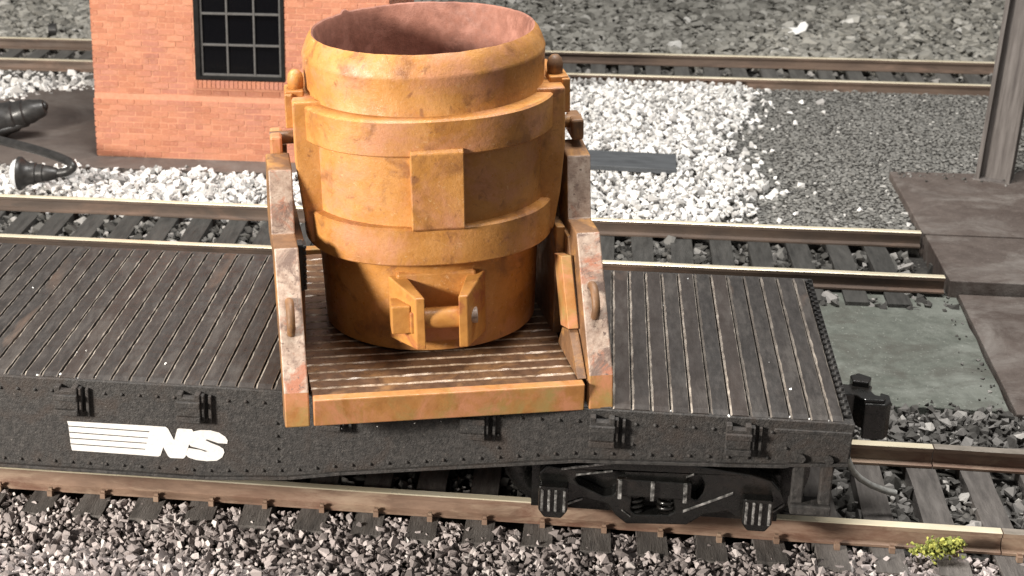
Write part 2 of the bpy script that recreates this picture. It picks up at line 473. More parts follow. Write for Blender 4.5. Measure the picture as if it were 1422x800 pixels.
def stones(name, mat, pts, size, label, cat, flat=1.0, var=0.35, rnd=None, sm=False):
    """one mesh of many small uneven stones"""
    pts = np.asarray(pts, float)
    n = len(pts)
    which = rng.integers(0, len(SHAPES), n)
    q = rng.normal(size=(n, 4))
    q /= np.linalg.norm(q, axis=1, keepdims=True)
    w, x, y, z = q.T
    RM = np.stack([1 - 2 * (y * y + z * z), 2 * (x * y - z * w), 2 * (x * z + y * w), 2 * (x * y + z * w), 1 - 2 * (x * x + z * z), 2 * (y * z - x * w),
                   2 * (x * z - y * w), 2 * (y * z + x * w), 1 - 2 * (x * x + y * y)], -1).reshape(n, 3, 3)
    s = size * np.exp(rng.normal(0, var, n)).clip(0.5, 1.9)
    rv = rng.random(n) if rnd is None else rnd
    V, Fc, Rn, base = [], [], [], 0
    for k, (sv, sf) in enumerate(SHAPES):
        idx = np.where(which == k)[0]
        if not len(idx):
            continue
        v = np.einsum('nij,kj->nki', RM[idx], sv)
        v[:, :, 2] *= flat
        v = v * s[idx][:, None, None] + pts[idx][:, None, :]
        m_ = len(sv)
        Fc.append((sf[None] + (np.arange(len(idx)) * m_)[:, None, None] + base).reshape(-1))
        V.append(v.reshape(-1, 3))
        Rn.append(np.repeat(rv[idx], m_))
        base += m_ * len(idx)
    V, Fc, Rn = np.concatenate(V), np.concatenate(Fc), np.concatenate(Rn)
    nf = len(Fc) // 3
    me = bpy.data.meshes.new(name)
    me.vertices.add(len(V))
    me.vertices.foreach_set('co', V.reshape(-1))
    me.loops.add(nf * 3)
    me.loops.foreach_set('vertex_index', Fc.astype(np.int32))
    me.polygons.add(nf)
    me.polygons.foreach_set('loop_start', np.arange(0, nf * 3, 3, dtype=np.int32))
    me.update(calc_edges=True)
    me.polygons.foreach_set('use_smooth', [False] * nf)
    a = me.attributes.new('rnd', 'FLOAT', 'POINT')
    a.data.foreach_set('value', Rn.astype(np.float32))
    me.materials.append(mat)
    o = link(name, me)
    return tag(o, label, cat, kind='stuff')


def scatter(x0, x1, y0, y1, pitch, z, zj, keep=None, density=1.0):
    xs = np.arange(x0, x1, pitch)
    ys = np.arange(y0, y1, pitch)
    g = np.stack(np.meshgrid(xs, ys), -1).reshape(-1, 2)
    g = g + rng.uniform(-.55, .55, g.shape) * pitch
    if density < 1:
        g = g[rng.random(len(g)) < density]
    if keep is not None:
        g = g[keep(g[:, 0], g[:, 1])]
    return np.column_stack([g, z + rng.uniform(-zj, zj, len(g))])


TRACKS = {'front': 0.0, 'middle': 5.873, 'back': 14.533}
SL_A = (-4.63, 0.483)
SL_B = (-4.39, 0.465)
SL_C = (0.1, 0.47)
SLW = 0.125
def off_sleepers(yc, ph, keep_frac=0.12, half=1.2):
    def k(x, y):
        d = np.abs(((x - ph[0] + ph[1] / 2) % ph[1]) - ph[1] / 2)
        on = (d < SLW + 0.005) & (np.abs(y - yc) < half)
        rail = np.abs(np.abs(y - yc) - 0.75) < 0.105
        return (~on | (rng.random(len(x)) < keep_frac * (np.abs(y - yc) > 0.9))) & ~rail
    return k


# front track bed
ka = off_sleepers(0.0, SL_A, 0.22)
pA = np.concatenate([scatter(-6.4, 5.4, -3.1, -0.84, 0.047, -0.280, 0.016, ka), scatter(-6.4, 5.4, -3.1, -1.13, 0.053, -0.240, 0.02, None, 0.75),
                     scatter(-6.4, 5.4, -1.28, -0.845, 0.045, -0.226, 0.016, off_sleepers(0.0, SL_A, 0.08), 0.95)])
stones('ballast', M['st_front'], pA, 0.0325, 'coarse mixed grey and pinkish ballast along the front rail', 'gravel')
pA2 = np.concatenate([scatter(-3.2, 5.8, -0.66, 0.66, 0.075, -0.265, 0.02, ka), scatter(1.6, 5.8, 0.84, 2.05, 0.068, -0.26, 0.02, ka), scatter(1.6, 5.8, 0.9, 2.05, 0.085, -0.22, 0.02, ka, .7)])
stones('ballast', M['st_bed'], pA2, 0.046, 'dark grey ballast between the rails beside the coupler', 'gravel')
# middle track bed
kb = off_sleepers(5.873, SL_B, 0.02)
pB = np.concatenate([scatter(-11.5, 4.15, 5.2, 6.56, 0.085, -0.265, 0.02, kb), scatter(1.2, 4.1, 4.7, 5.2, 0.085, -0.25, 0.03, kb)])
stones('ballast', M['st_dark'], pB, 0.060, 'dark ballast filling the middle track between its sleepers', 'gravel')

# white gravel
def white_left(x, y):
    return (y < 8.62 + 0.10 * np.sin(x * 3.1) + 0.06 * np.sin(x * 7.7))
def white_right(x, y):
    edge = np.interp(y, [6.8, 7.4, 8.4, 9.9, 11.4, 13.2], [1.75, 1.98, 2.2, 1.85, 2.1, 2.4]) + 0.08 * np.sin(y * 6.3) + rng.normal(0, 0.11, len(x))
    return x < edge
def white_back(x, y):
    return y > 12.6 + 0.12 * np.sin(x * 2.3) + np.clip(-8.6 - x, 0, 3) * -1.1
pW = np.concatenate([scatter(-11.5, -2.4, 6.78, 8.9, 0.078, -0.27, 0.03, white_left), scatter(-11.5, -2.4, 6.9, 8.9, 0.095, -0.22, 0.02, white_left, .6)])
stones('white_gravel', M['st_white'], pW, 0.052, 'white gravel strip between the brick building and the middle track', 'gravel')
pW = np.concatenate([scatter(-2.3, 3.2, 6.75, 13.62, 0.070, -0.285 + BED, 0.03, white_right), scatter(-2.3, 2.9, 6.9, 13.55, 0.088, -0.235 + BED, 0.02, white_right, .65)])
yy_ = rng.uniform(6.9, 13.5, 170)
st_ = np.column_stack([np.interp(yy_, [6.8, 7.4, 8.4, 9.9, 11.4, 13.2], [1.75, 1.98, 2.2, 1.85, 2.1, 2.4]) + rng.exponential(0.28, 170), yy_, np.full(170, GZ + BED + .03)])
pW = np.concatenate([pW, st_])
stones('white_gravel', M['st_white'], pW, 0.046, 'patch of white gravel around the dark grey board', 'gravel')
pW = scatter(-13.5, -6.9, 11.0, 13.9, 0.095, -0.26, 0.04, white_back)
stones('white_gravel', M['st_white'], pW, 0.068, 'white gravel beside the back track left of the brick building', 'gravel')

# fine grit on the right
def grit_keep(x, y):
    return ~((x > 4.05) & (y < 9.05)) & (x > 1.7 + 0.2 * np.sin(y * 2))
pG = scatter(1.4, 9.5, 6.74, 13.6, 0.042, GZ + BED + 0.008, 0.009, grit_keep)
stones('grit', M['st_fine'], pG, 0.029, 'fine dark grey grit between the middle and back tracks', 'grit', flat=0.45)
# back track bed
kc = off_sleepers(14.533, SL_C, 0.25)
pC = np.concatenate([scatter(-15, 10.5, 13.55, 15.5, 0.10, -0.275, 0.03, kc)])
stones('ballast', M['st_dark'], pC, 0.062, 'dark dirty ballast under the back track', 'gravel')
pF = scatter(-15, 12, 15.35, 23.5, 0.100, GZ + 0.06, 0.04)
stones('far_gravel', M['st_far'], pF, 0.088, 'pale grey lumpy gravel beyond the back track', 'gravel', flat=0.62)

# ------------------------------------------------------------------ pavements
def rough_poly(pts, step=0.35, j=0.02):
    out = []
    for i in range(len(pts)):
        a, b = Vector(pts[i]), Vector(pts[(i + 1) % len(pts)])
        n = max(1, int((b - a).length / step))
        for k in range(n):
            p = a.lerp(b, k / n)
            out.append((p.x + random.uniform(-j, j), p.y + random.uniform(-j, j)))
    return out


sheet('pavement', rough_poly([(-8.9, 8.55), (-7.3, 8.58), (-4.5, 8.62), (-2.3, 8.66), (-2.3, 12.6), (-7.6, 13.0), (-8.55, 12.9), (-9.05, 12.5), (-9.9, 11.2), (-9.9, 8.9)]), GZ - 0.1, -0.215, M['pavement'])
sheet('concrete_pad', rough_poly([(1.2, 2.02), (4.17, 2.10), (4.20, 5.40), (1.2, 5.22)], 0.3, 0.012), GZ - 0.1, -0.235, M['pad'], 0.01)
sheet('dirt_bed', rough_poly([(-2.25, 6.72), (4.04, 6.72), (4.04, 9.16), (9.8, 9.16), (9.8, 13.55), (-2.25, 13.55)], 0.4, 0.02), GZ - 0.1, GZ + BED, M['ground'])
sheet('crossing_slab_front', [(4.185, 1.9), (9.5, 1.9), (9.5, 5.02), (4.20, 5.02)], GZ - 0.1, -0.17, M['slab'], 0.012)
sheet('crossing_slab_middle', [(4.10, 5.07), (9.5, 5.07), (9.5, 6.60), (4.08, 6.60)], GZ - 0.1, -0.03, M['slab'], 0.012)
sheet('crossing_slab_back', [(4.06, 6.635), (9.5, 6.635), (9.5, 9.9), (6.2, 9.9), (5.6, 9.15), (4.02, 9.10)], GZ - 0.1, -0.022, M['slab'], 0.012)

# ------------------------------------------------------------------ tracks
RAIL_PROF = [(-0.075, -0.19), (0.075, -0.19), (0.075, -0.170), (0.022, -0.150), (0.016, -0.060), (0.046, -0.045), (0.046, -0.008), (0.038, 0.0), (-0.038, 0.0), (-0.046, -0.008), (-0.046, -0.045), (-0.016, -0.060), (-0.022, -0.150), (-0.075, -0.170)]
def rail_mesh(x0, x1, mats):
    b = MB()
    n = len(RAIL_PROF)
    nx = max(2, int((x1 - x0) / 0.6))
    v = []
    for i in range(nx + 1):
        x = x0 + (x1 - x0) * i / nx
        jy, jz = (random.uniform(-.003, .003), random.uniform(-.002, .002))
        v += [(x, p[0] + jy, p[1] + jz) for p in RAIL_PROF]
    f, mi = [], []
    for i in range(nx):
        for k in range(n):
            k2 = (k + 1) % n
            f.append((i * n + k, i * n + k2, (i + 1) * n + k2, (i + 1) * n + k))
            mi.append(1 if k in (6, 7, 8) else 0)
    f += [tuple(range(n - 1, -1, -1)), tuple(range(nx * n, nx * n + n))]
    mi += [0, 0]
    b.add(v, f, mi)
    return b.mesh('rail', mats)


def sleeper_mesh(mat):
    b = MB()
    n = 6
    v = []
    for i in range(n + 1):
        y = -1.2 + 2.4 * i / n
        for (x, z) in ((-SLW, -0.34), (SLW, -0.34), (SLW, -0.195), (-SLW, -0.195)):
            v.append((x + random.uniform(-.008, .008), y + (random.uniform(-.015, .015) if i in (0, n) else 0), z + random.uniform(-.004, .003)))
    f = [(3, 2, 1, 0), tuple(n * 4 + k for k in range(4))]
    for i in range(n):
        for k in range(4):
            f.append((i * 4 + k, i * 4 + (k + 1) % 4, (i + 1) * 4 + (k + 1) % 4, (i + 1) * 4 + k))
    b.add(v, f)
    return b.mesh('sleeper', mat)


spike_me = MB().box((-0.022, -0.035, -0.195), (0.022, 0.02, -0.145)).box((-0.016, -0.012, -0.15), (0.016, 0.022, -0.125)).mesh('spike', M['rail_rust'])

def track(y, label, rails, phase, x0, x1, smat, spikes, rmats, sy=None):
    t = thing('railway_track', label, 'track', (0, y, GZ), group=None)
    for (ry, a, b, mats) in rails:
        o = link('rail', rail_mesh(a, b, mats), t)
        o.location = (0, ry, -GZ)
    sms = [sleeper_mesh(smat) for _ in range(5)]
    k0 = math.ceil((x0 - phase[0]) / phase[1])
    k1 = math.floor((x1 - phase[0]) / phase[1])
    for k in range(k0, k1 + 1):
        s = link('sleeper', random.choice(sms), t)
        s.location = (phase[0] + phase[1] * k + random.uniform(-.012, .012), random.uniform(-.03, .03), -GZ + random.uniform(-.006, .004))
        s.rotation_euler.z = random.uniform(-.012, .012)
        if spikes:
            for (yy, rz) in ((-0.86, 0), (-0.64, math.pi)) if k % 1 == 0 else ():
                p = link('spike', spike_me, s)
                p.location = (random.uniform(0.03, 0.07), yy, 0)
                p.rotation_euler.z = rz
    return t


A = [M['rail_rust'], M['rail_top']]
AD = [M['rail_rust'], M['rail_top_dull']]
D = [M['rail_dark'], M['rail_top']]
track(0.0, 'track carrying the black flat car, its near rail rusty with a bright head', [(-0.75, -13, 3.495, A), (-0.75, 3.505, 9.0, AD), (0.75, -13, 3.2, A), (0.75, 3.21, 9.0, AD)], SL_A, -13, 8.0, M['sleeper'], True, A)
track(5.873, 'dark track behind the flat car, running into the brown slabs', [(-0.75, -13, 4.05, D), (0.75, -13, 4.03, D)], SL_B, -12.8, 3.9, M['sleeper_dark'], False, D)
track(14.533, 'rusty track behind the brick building, beside the pale grey gravel', [(-0.75, -18, 13, [M['rail_mid'], M['rail_top']]), (0.75, -18, 13, [M['rail_mid'], M['rail_top']])], SL_C, -17, 12, M['sleeper_grey'], False, D)

# ------------------------------------------------------------------ brick building
BX0, BX1, BY = -7.0, -2.76, 9.13
bld = thing('brick_building', 'salmon brick building with a black framed multi-pane window', 'building', ((BX0 + BX1) / 2, BY + 1.5, -0.215))
def bpart(o):
    o.location = (-bld.location.x, -bld.location.y, -bld.location.z)
    return o
WX0, WX1, WZ0, WZ1 = -5.505, -4.225, 0.965, 2.84
BTOP = 4.2
b = MB()
b.box((BX0 + .02, BY + .02, -0.25), (WX0, BY + .22, BTOP)).box((WX1, BY + .02, -0.25), (BX1 - .02, BY + .22, BTOP))
b.box((WX0, BY + .02, -0.25), (WX1, BY + .22, WZ0)).box((WX0, BY + .02, WZ1), (WX1, BY + .22, BTOP))
b.box((BX0, BY, -0.25), (BX1, BY + .019, 0.728)).box((BX0 + .02, BY + .22, -0.25), (BX0 + .22, BY + 3.2, BTOP)).box((BX1 - .22, BY + .22, -0.25), (BX1 - .02, BY + 3.2, BTOP)).box((BX0 + .22, BY + 3.0, -0.25), (BX1 - .22, BY + 3.2, BTOP))
bpart(b.build('wall', M['mortar'], bld))

def bricks(rects, name):
    """rects: (origin, u axis, normal, length, z0, z1, skip(u0,u1,z0,z1))"""
    vs_, fs_, rn_ = [], [], []
    H, L, J = 0.075, 0.235, 0.011
    for (o, u, nrm, length, z0, z1, skip, dep) in rects:
        o, u, nrm = Vector(o), Vector(u), Vector(nrm)
        nrow = int((z1 - z0) / (H + J))
        for r in range(nrow):
            za = z0 + r * (H + J)
            zb = za + H
            header = r % 6 == 5
            l = L * .5 if header else L
            p = -(l + J) * (0.5 if r % 2 else 0.0)
            while p < length:
                a, c = max(p, 0.0), min(p + l, length)
                p += l + J
                if c - a < 0.03:
                    continue
                segs = [(a, c)]
                if skip:
                    segs = skip(a, c, za, zb)
                for (a2, c2) in segs:
                    if c2 - a2 < 0.02:
                        continue
                    d = dep + random.uniform(-.004, .007)
                    e = 0.004
                    q = []
                    for (uu, zz, dd) in ((a2, za, -.03), (c2, za, -.03), (c2, zb, -.03), (a2, zb, -.03), (a2 + e, za + e, d), (c2 - e, za + e, d), (c2 - e, zb - e, d), (a2 + e, zb - e, d)):
                        jj = random.uniform(-.003, .003)
                        P = o + u * (uu + jj) + nrm * dd
                        q.append((P.x, P.y, zz + random.uniform(-.003, .003)))
                    n = len(vs_)
                    vs_.extend(q)
                    fs_.extend([(n + 4, n + 5, n + 6, n + 7), (n, n + 1, n + 5, n + 4), (n + 1, n + 2, n + 6, n + 5), (n + 2, n + 3, n + 7, n + 6), (n + 3, n, n + 4, n + 7)])
                    rn_.extend([random.random()] * 8)
    me = bpy.data.meshes.new(name)
    me.from_pydata(vs_, [], fs_)
    at_ = me.attributes.new('rnd', 'FLOAT', 'POINT')
    at_.data.foreach_set('value', rn_)
    me.materials.append(M['brick'])
    return tag(bpart(link(name, me, bld)), kind='stuff')


def win_skip(a, c, za, zb):
    wa, wb = WX0 - BX0, WX1 - BX0
    if zb < WZ0 or za > WZ1 or c < wa or a > wb:
        return [(a, c)]
    return [(a, min(c, wa)), (max(a, wb), c)]


bricks([((BX0, BY + .02, 0), (1, 0, 0), (0, -1, 0), BX1 - BX0, 0.735, BTOP, win_skip, 0.007),
        ((BX0 - .02, BY + .02, 0), (1, 0, 0), (0, -1, 0), BX1 - BX0 + .04, -0.2, 0.735, None, 0.026),
        ((BX0 + .02, BY + 3.2, 0), (0, -1, 0), (-1, 0, 0), 3.18, -0.2, BTOP, None, 0.018),
        ((BX1 - .02, BY + .02, 0), (0, 1, 0), (1, 0, 0), 3.18, -0.2, BTOP, None, 0.018)], 'brickwork')
bpart(MB().box((BX0 - .1, BY - .1, BTOP), (BX1 + .1, BY + 3.3, BTOP + .15)).build('roof', M['pavement'], bld, 0.02))
# rowlock sill of bricks
b = MB()
x = WX0 - 0.02
sill_r = []
while x < WX1:
    b.box((x, BY - .05, WZ0 - 0.105), (x + .055, BY + .03, WZ0 - 0.006))
    x += .064
me = b.mesh('sill_brickwork', M['brick'])
at_ = me.attributes.new('rnd', 'FLOAT', 'POINT')
at_.data.foreach_set('value', np.repeat(np.random.default_rng(3).random(len(b.v) // 8) * 0.5, 8).astype(np.float32))
tag(bpart(link('sill_brickwork', me, bld)), kind='stuff')
win = bpart(MB().box((WX0, BY - .012, WZ0), (WX0 + .075, BY + .15, WZ1)).box((WX1 - .05, BY - .012, WZ0), (WX1, BY + .15, WZ1))
            .box((WX0 + .075, BY - .012, WZ0), (WX1 - .05, BY + .15, WZ0 + .05)).box((WX0 + .075, BY - .012, WZ1 - .05), (WX1 - .05, BY + .15, WZ1)).build('window', M['win_dark'], bld, 0.006))
GX0, GX1, GZ0, GZ1 = WX0 + .075, WX1 - .05, WZ0 + .05, WZ1 - .05
cols, rows = 3, 4
pw, ph_ = (GX1 - GX0) / cols, (GZ1 - GZ0) / rows
pane_me = MB().box((-pw / 2 + .012, 0, -ph_ / 2 + .012), (pw / 2 - .012, .01, ph_ / 2 - .012)).mesh('pane', M['glass'])
for i in range(cols):
    for j in range(rows):
        p = link('pane', pane_me, win)
        p.location = (GX0 + pw * (i + .5), BY + .075, GZ0 + ph_ * (j + .5))
        p.rotation_euler = (random.uniform(-.012, .012), 0, random.uniform(-.012, .012))
for i in range(cols + 1):
    xx = min(max(GX0 + pw * i, GX0 + .018), GX1 - .018)
    MB().box((xx - .014, BY + .035, GZ0), (xx + .014, BY + .1, GZ1)).build('glazing_bar', M['win_frame'], win, 0.004)
for j in range(rows + 1):
    zz = min(max(GZ0 + ph_ * j, GZ0 + .015), GZ1 - .015)
    MB().box((GX0, BY + .04, zz - .015), (GX1, BY + .096, zz + .015)).build('glazing_bar', M['win_frame'], win, 0.004)

# ------------------------------------------------------------------ steel post
post = thing('steel_post', 'weathered grey steel column standing on the brown slab', 'post', (5.33, 8.95, -0.03), (R(0.5), R(2.2), R(-20)))
MB().box((-0.165, -0.045, 0), (0.165, 0.045, 4.5)).build('web', M['post'], post)
for s in (-1, 1):
    MB().box((s * 0.19 - 0.028, -0.17, 0), (s * 0.19 + 0.028, 0.17, 4.5)).build('flange', M['post'], post, 0.008)
MB().box((-0.24, -0.19, -0.003), (0.24, 0.19, 0.018)).build('base_plate', M['post'], post, 0.004)

# ------------------------------------------------------------------ flat car
H = 1.282
XE, XW = 2.03, -10.95
XC = (XE + XW) / 2
car = thing('flat_car', 'black railway flat car with dark plank deck and white NS lettering on its side', 'flat car', (XC, 0, 0))
def cp(o):
    o.location = Vector((-XC, 0, 0)) + Vector(o.location)
    return o

def plank_mesh(w, seed):
    rr = random.Random(seed)
    b = MB()
    n = 44
    y0, y1 = -1.515, 1.515
    v = []
    for i in range(n + 1):
        y = y0 + (y1 - y0) * i / n
        def c():
            return 0.0085 + 0.007 * rr.random() ** 2
        cl, cr = c() + .002, 0.003 + 0.005 * rr.random() ** 3
        z1 = H - 0.002 + rr.uniform(-.003, .003)
        if i == 0 or i == n:
            z1 -= 0.012
        v += [(-w / 2, y, H - .07), (-w / 2, y, z1 - cl), (-w / 2 + cl * 1.25, y, z1), (w / 2 - cr * 1.25, y, z1), (w / 2, y, z1 - cr), (w / 2, y, H - .07)]
    f, mi = [], []
    for i in range(n):
        for k in range(6):
            k2 = (k + 1) % 6
            f.append((i * 6 + k, (i + 1) * 6 + k, (i + 1) * 6 + k2, i * 6 + k2))
            mi.append(1 if k in (1, 3) else 0)
    f += [tuple(range(6)), tuple(n * 6 + k for k in (5, 4, 3, 2, 1, 0))]
    mi += [0, 0]
    b.add(v, f, mi)
    return b.mesh('deck_plank', [M['plank'], M['plank_edge']])


PP = 0.15
# plank joints pass through the photo's joint positions
pm = [plank_mesh(PP - 0.013, s) for s in range(8)]
k = 0
x = 0.729 - 0.30 - PP * 74 + 0.075
while x < XE - 0.03:
    if x > XW:
        p = link('deck_plank', pm[random.randrange(8)], car)
        p.location = (x - XC, 0, random.uniform(-.004, .003))
    x += PP
p = link('deck_plank', plank_mesh(0.098, 77), car)
p.location = (1.981 - XC, 0, 0)
MB().box((XW, -1.44, H - .11), (XE, 1.44, H - .066)).build('underfloor', M['car_plain'], car).location = (-XC, 0, 0)

# side sills (fish-belly)
prof_low = [(XW, .86), (XW + 2.0, .83), (-8.4, .76), (-7.0, .58), (-6.55, .515), (-6.0, .45), (-3.0, .45), (-2.3, .50), (-1.86, .575), (-0.485, .755), (0.02, .822), (1.24, .868), (1.62, .885), (1.66, .90), (2.09, .93)]
sill_poly = prof_low + [(2.117, 1.255), (2.05, 1.262), (XW, 1.262)]
for s in (-1, 1):
    a, c = (-1.54, -1.48) if s < 0 else (1.48, 1.54)
    sill = cp(MB().prism(sill_poly, a, c, 'y').build('side_sill', M['car'], car, 0.008))
    yy = s * 1.54
    # lower flange lip
    lip = MB()
    for (p, q) in zip(prof_low[:-1], prof_low[1:]):
        lip.hexa([(p[0], yy - .03, p[1] - .022), (q[0], yy - .03, q[1] - .022), (q[0], yy + .02, q[1] - .022), (p[0], yy + .02, p[1] - .022), (p[0], yy - .03, p[1] + .004), (q[0], yy - .03, q[1] + .004), (q[0], yy + .02, q[1] + .004), (p[0], yy + .02, p[1] + .004)])
    lp = lip.build('flange', M['car'], sill, 0.004)
    # rivets
    rv = MB()
    def rivet(x, z, r=0.017):
        ring = [(x + r * math.cos(a_), yy - s * .001, z + r * math.sin(a_)) for a_ in np.linspace(0, 2 * math.pi, 9)[:-1]]
        ring2 = [(x + r * .6 * math.cos(a_), yy + s * .016, z + r * .6 * math.sin(a_)) for a_ in np.linspace(0, 2 * math.pi, 9)[:-1]]
        v = ring + ring2 + [(x, yy + s * .020, z)]
        f = [(i, (i + 1) % 8, 8 + (i + 1) % 8, 8 + i) for i in range(8)] + [(8 + i, 8 + (i + 1) % 8, 16) for i in range(8)]
        if s > 0:
            f = [tuple(reversed(q)) for q in f]
        rv.add(v, f, 0, True)
    def low(x):
        for (p, q) in zip(prof_low[:-1], prof_low[1:]):
            if p[0] <= x <= q[0]:
                return p[1] + (q[1] - p[1]) * (x - p[0]) / (q[0] - p[0])
        return .9
    x = -10.8
    while x < 1.55:
        rivet(x, low(x) + .055)
        rivet(x + .02, 1.155)
        x += 0.148
    for xx in (-2.39, -0.60, 0.45, 1.62, -6.0):
        z = low(xx) + .14
        while z < 1.08:
            rivet(xx, z)
            z += .115
    rv_o = tag(rv.build('rivets', M['car'], sill), kind='stuff')
    # stake pockets
    for px_ in (-9.55, -8.48, -7.41, -6.34, -5.26, -4.13, -3.10, -1.95, -0.80, 0.21, 1.25):
        w = .095
        pk = cp(MB().prism([(px_ - w, 1.225), (px_ - w, .965), (px_ + w, .965), (px_ + w, 1.225), (px_ + .05, 1.225), (px_ + .05, 1.19), (px_ - .05, 1.19), (px_ - .05, 1.225)], yy, yy + s * .075, 'y').build('stake_pocket', M['car'], car, 0.006))
        MB().box((px_ - w - .004, yy + s * (.079 if s > 0 else .112), 1.115), (px_ + w + .004, yy + s * (.112 if s > 0 else .079), 1.165)).build('rib', M['car'], pk, 0.006)
        MB().box((px_ - w - .004, yy + s * (.079 if s > 0 else .112), 0.985), (px_ + w + .004, yy + s * (.112 if s > 0 else .079), 1.035)).build('rib', M['car'], pk, 0.006)
        MB().box((px_ + w + .002, min(yy, yy + s * .06), .98), (px_ + w + .03, max(yy, yy + s * .06), 1.21)).build('flange', M['car'], pk, 0.005)
        MB().box((px_ + w + .06, min(yy, yy + s * .035), .95), (px_ + w + .085, max(yy, yy + s * .035), 1.2)).build('flange', M['car'], pk, 0.005)

# lettering on the near side sill
def L(x, y):
    p = pix(85 + x / 5.925, 575 + y / 5.925, 'y', -1.5425)
    return (p.x, p.z)
polys = [[(48, 58), (750, 98), (745, 143), (60, 95)], [(60, 103), (745, 151), (725, 194), (66, 145)], [(66, 153), (725, 201), (713, 237), (72, 193)],
         [(72, 201), (713, 244), (703, 286), (78, 240)], [(78, 248), (703, 293), (690, 340), (90, 297)],
         [(738, 97), (860, 104), (880, 120), (930, 215), (955, 122), (968, 117), (1075, 124), (1086, 138), (1022, 350), (1005, 365), (900, 360), (880, 345), (840, 272), (818, 340), (800, 349), (680, 340)],
         [(1088, 142), (1150, 130), (1230, 133), (1300, 152), (1350, 185), (1371, 215), (1366, 243), (1290, 238), (1200, 207), (1186, 213), (1230, 235), (1300, 262), (1335, 285), (1343, 315), (1325, 355), (1280, 383), (1200, 386), (1110, 376), (1050, 357), (1026, 335), (1047, 278), (1150, 294), (1185, 309), (1207, 304), (1150, 286), (1066, 264), (1053, 247), (1050, 215), (1062, 170)]]
b = MB()
for i, pl in enumerate(polys):
    q = [L(*p) for p in pl]
    yl = -1.5425 - 0.0006 * i
    b.add([(p[0], yl, p[1]) for p in q], [tuple(range(len(q)))])
let = cp(b.build('lettering', M['white_paint'], car))
let['label'] = 'white NS lettering with five stripes'

# ends
cp(MB().prism([(-1.48, 1.255), (-1.48, .93), (-.5, .80), (.5, .80), (1.48, .93), (1.48, 1.255)], 2.045, 2.115, 'x').build('end_sill', M['car'], car, 0.01))
cp(MB().prism([(-1.48, 1.255), (-1.48, .93), (-.5, .80), (.5, .80), (1.48, .93), (1.48, 1.255)], XW - .06, XW - .002, 'x').build('end_sill', M['car'], car, 0.01))
b = MB()
for i in range(27):
    y = -1.4 + i * .108
    b.box((2.045, y - .03, 1.256), (2.10, y + .03, 1.283))
    b.tube([(2.075, y, 1.27), (2.075, y, 1.305)], [.026, .018], 8)
tag(cp(b.build('end_rivets', M['car_plain'], car)), kind='stuff')
# upper angle strip near the right corner of the side
cp(MB().box((1.52, -1.568, 1.165), (2.10, -1.541, 1.195)).build('angle_strip', M['car'], car, 0.005))
# stirrup step
b = MB()
for xx in (1.735, 1.945):
    b.box((xx - .046, -1.545, .50), (xx + .046, -1.475, .93))
b.box((1.685, -1.60, .48), (1.995, -1.42, .56))
st = cp(b.build('stirrup_step', M['car'], car, 0.012))
for xx in (1.735, 1.945):
    MB().tube([(xx, -1.53, .955), (xx, -1.575, .955)], .035, 10).build('bolt', M['car'], st)
# centre sill and bolsters
cp(MB().box((XW + .02, -.32, .62), (2.04, .32, H - .115)).build('centre_sill', M['car_plain'], car, 0.01))
for xb in (0.665, -9.6):
    cp(MB().box((xb - .2, -1.44, .78), (xb + .2, 1.44, H - .12)).build('body_bolster', M['car_plain'], car, 0.01))

# coupler
b = MB()
b.prism([(2.10, -.12), (2.33, -.10), (2.40, -.20), (2.56, -.20), (2.585, -.12), (2.50, -.09), (2.47, .0), (2.50, .09), (2.36, .16), (2.30, .10), (2.10, .12)], .58, .86, 'z')
cpl = cp(b.build('coupler', M['truck'], car, 0.012))
cpl['label'] = 'black knuckle coupler at the car end'
MB().prism([(2.40, -.225), (2.575, -.225), (2.625, -.15), (2.63, -.02), (2.56, .03), (2.55, -.08), (2.50, -.13), (2.40, -.14)], .50, .83, 'z').build('knuckle', M['truck'], cpl, 0.012)
MB().prism([(2.33, .06), (2.46, .04), (2.50, .16), (2.40, .24), (2.32, .18)], .60, .91, 'z').build('guard_arm', M['truck'], cpl, 0.012)
# air hose hanging from the end
hp = [pix(1178, 640, 'y', -.35), pix(1184, 654, 'y', -.33), pix(1195, 665, 'y', -.30), pix(1210, 674, 'y', -.28), pix(1228, 681, 'y', -.26), pix(1244, 685, 'y', -.25)]
hp = [Vector((2.06, -.36, .90))] + hp
cp(MB().tube(hp, [.028, .028, .028, .028, .028, .03, .03], 12).build('brake_hose', M['hose'], car, 0))

# trucks
SF_LOOPS = [[(190, 150), (225, 118), (290, 130), (590, 95), (820, 108), (1140, 160), (1235, 190), (1270, 230), (1290, 290), (1220, 340), (1140, 355), (1060, 345), (1030, 325), (930, 340), (850, 385), (580, 380), (530, 340), (495, 290), (400, 268), (300, 300), (240, 300), (200, 268)],
            [(350, 180), (375, 158), (520, 140), (575, 150), (580, 180), (520, 250), (480, 255), (370, 205)],
            [(845, 210), (860, 172), (890, 160), (920, 172), (935, 205), (925, 240), (895, 275), (860, 255)],
            [(605, 258), (790, 262), (800, 325), (770, 340), (625, 338), (600, 320)]]
def SFP(x, y):
    q = pix(690 + x / 3.232, 610 + y / 3.232, 'y', -1.17)
    return (q.x - 0.665, q.z)


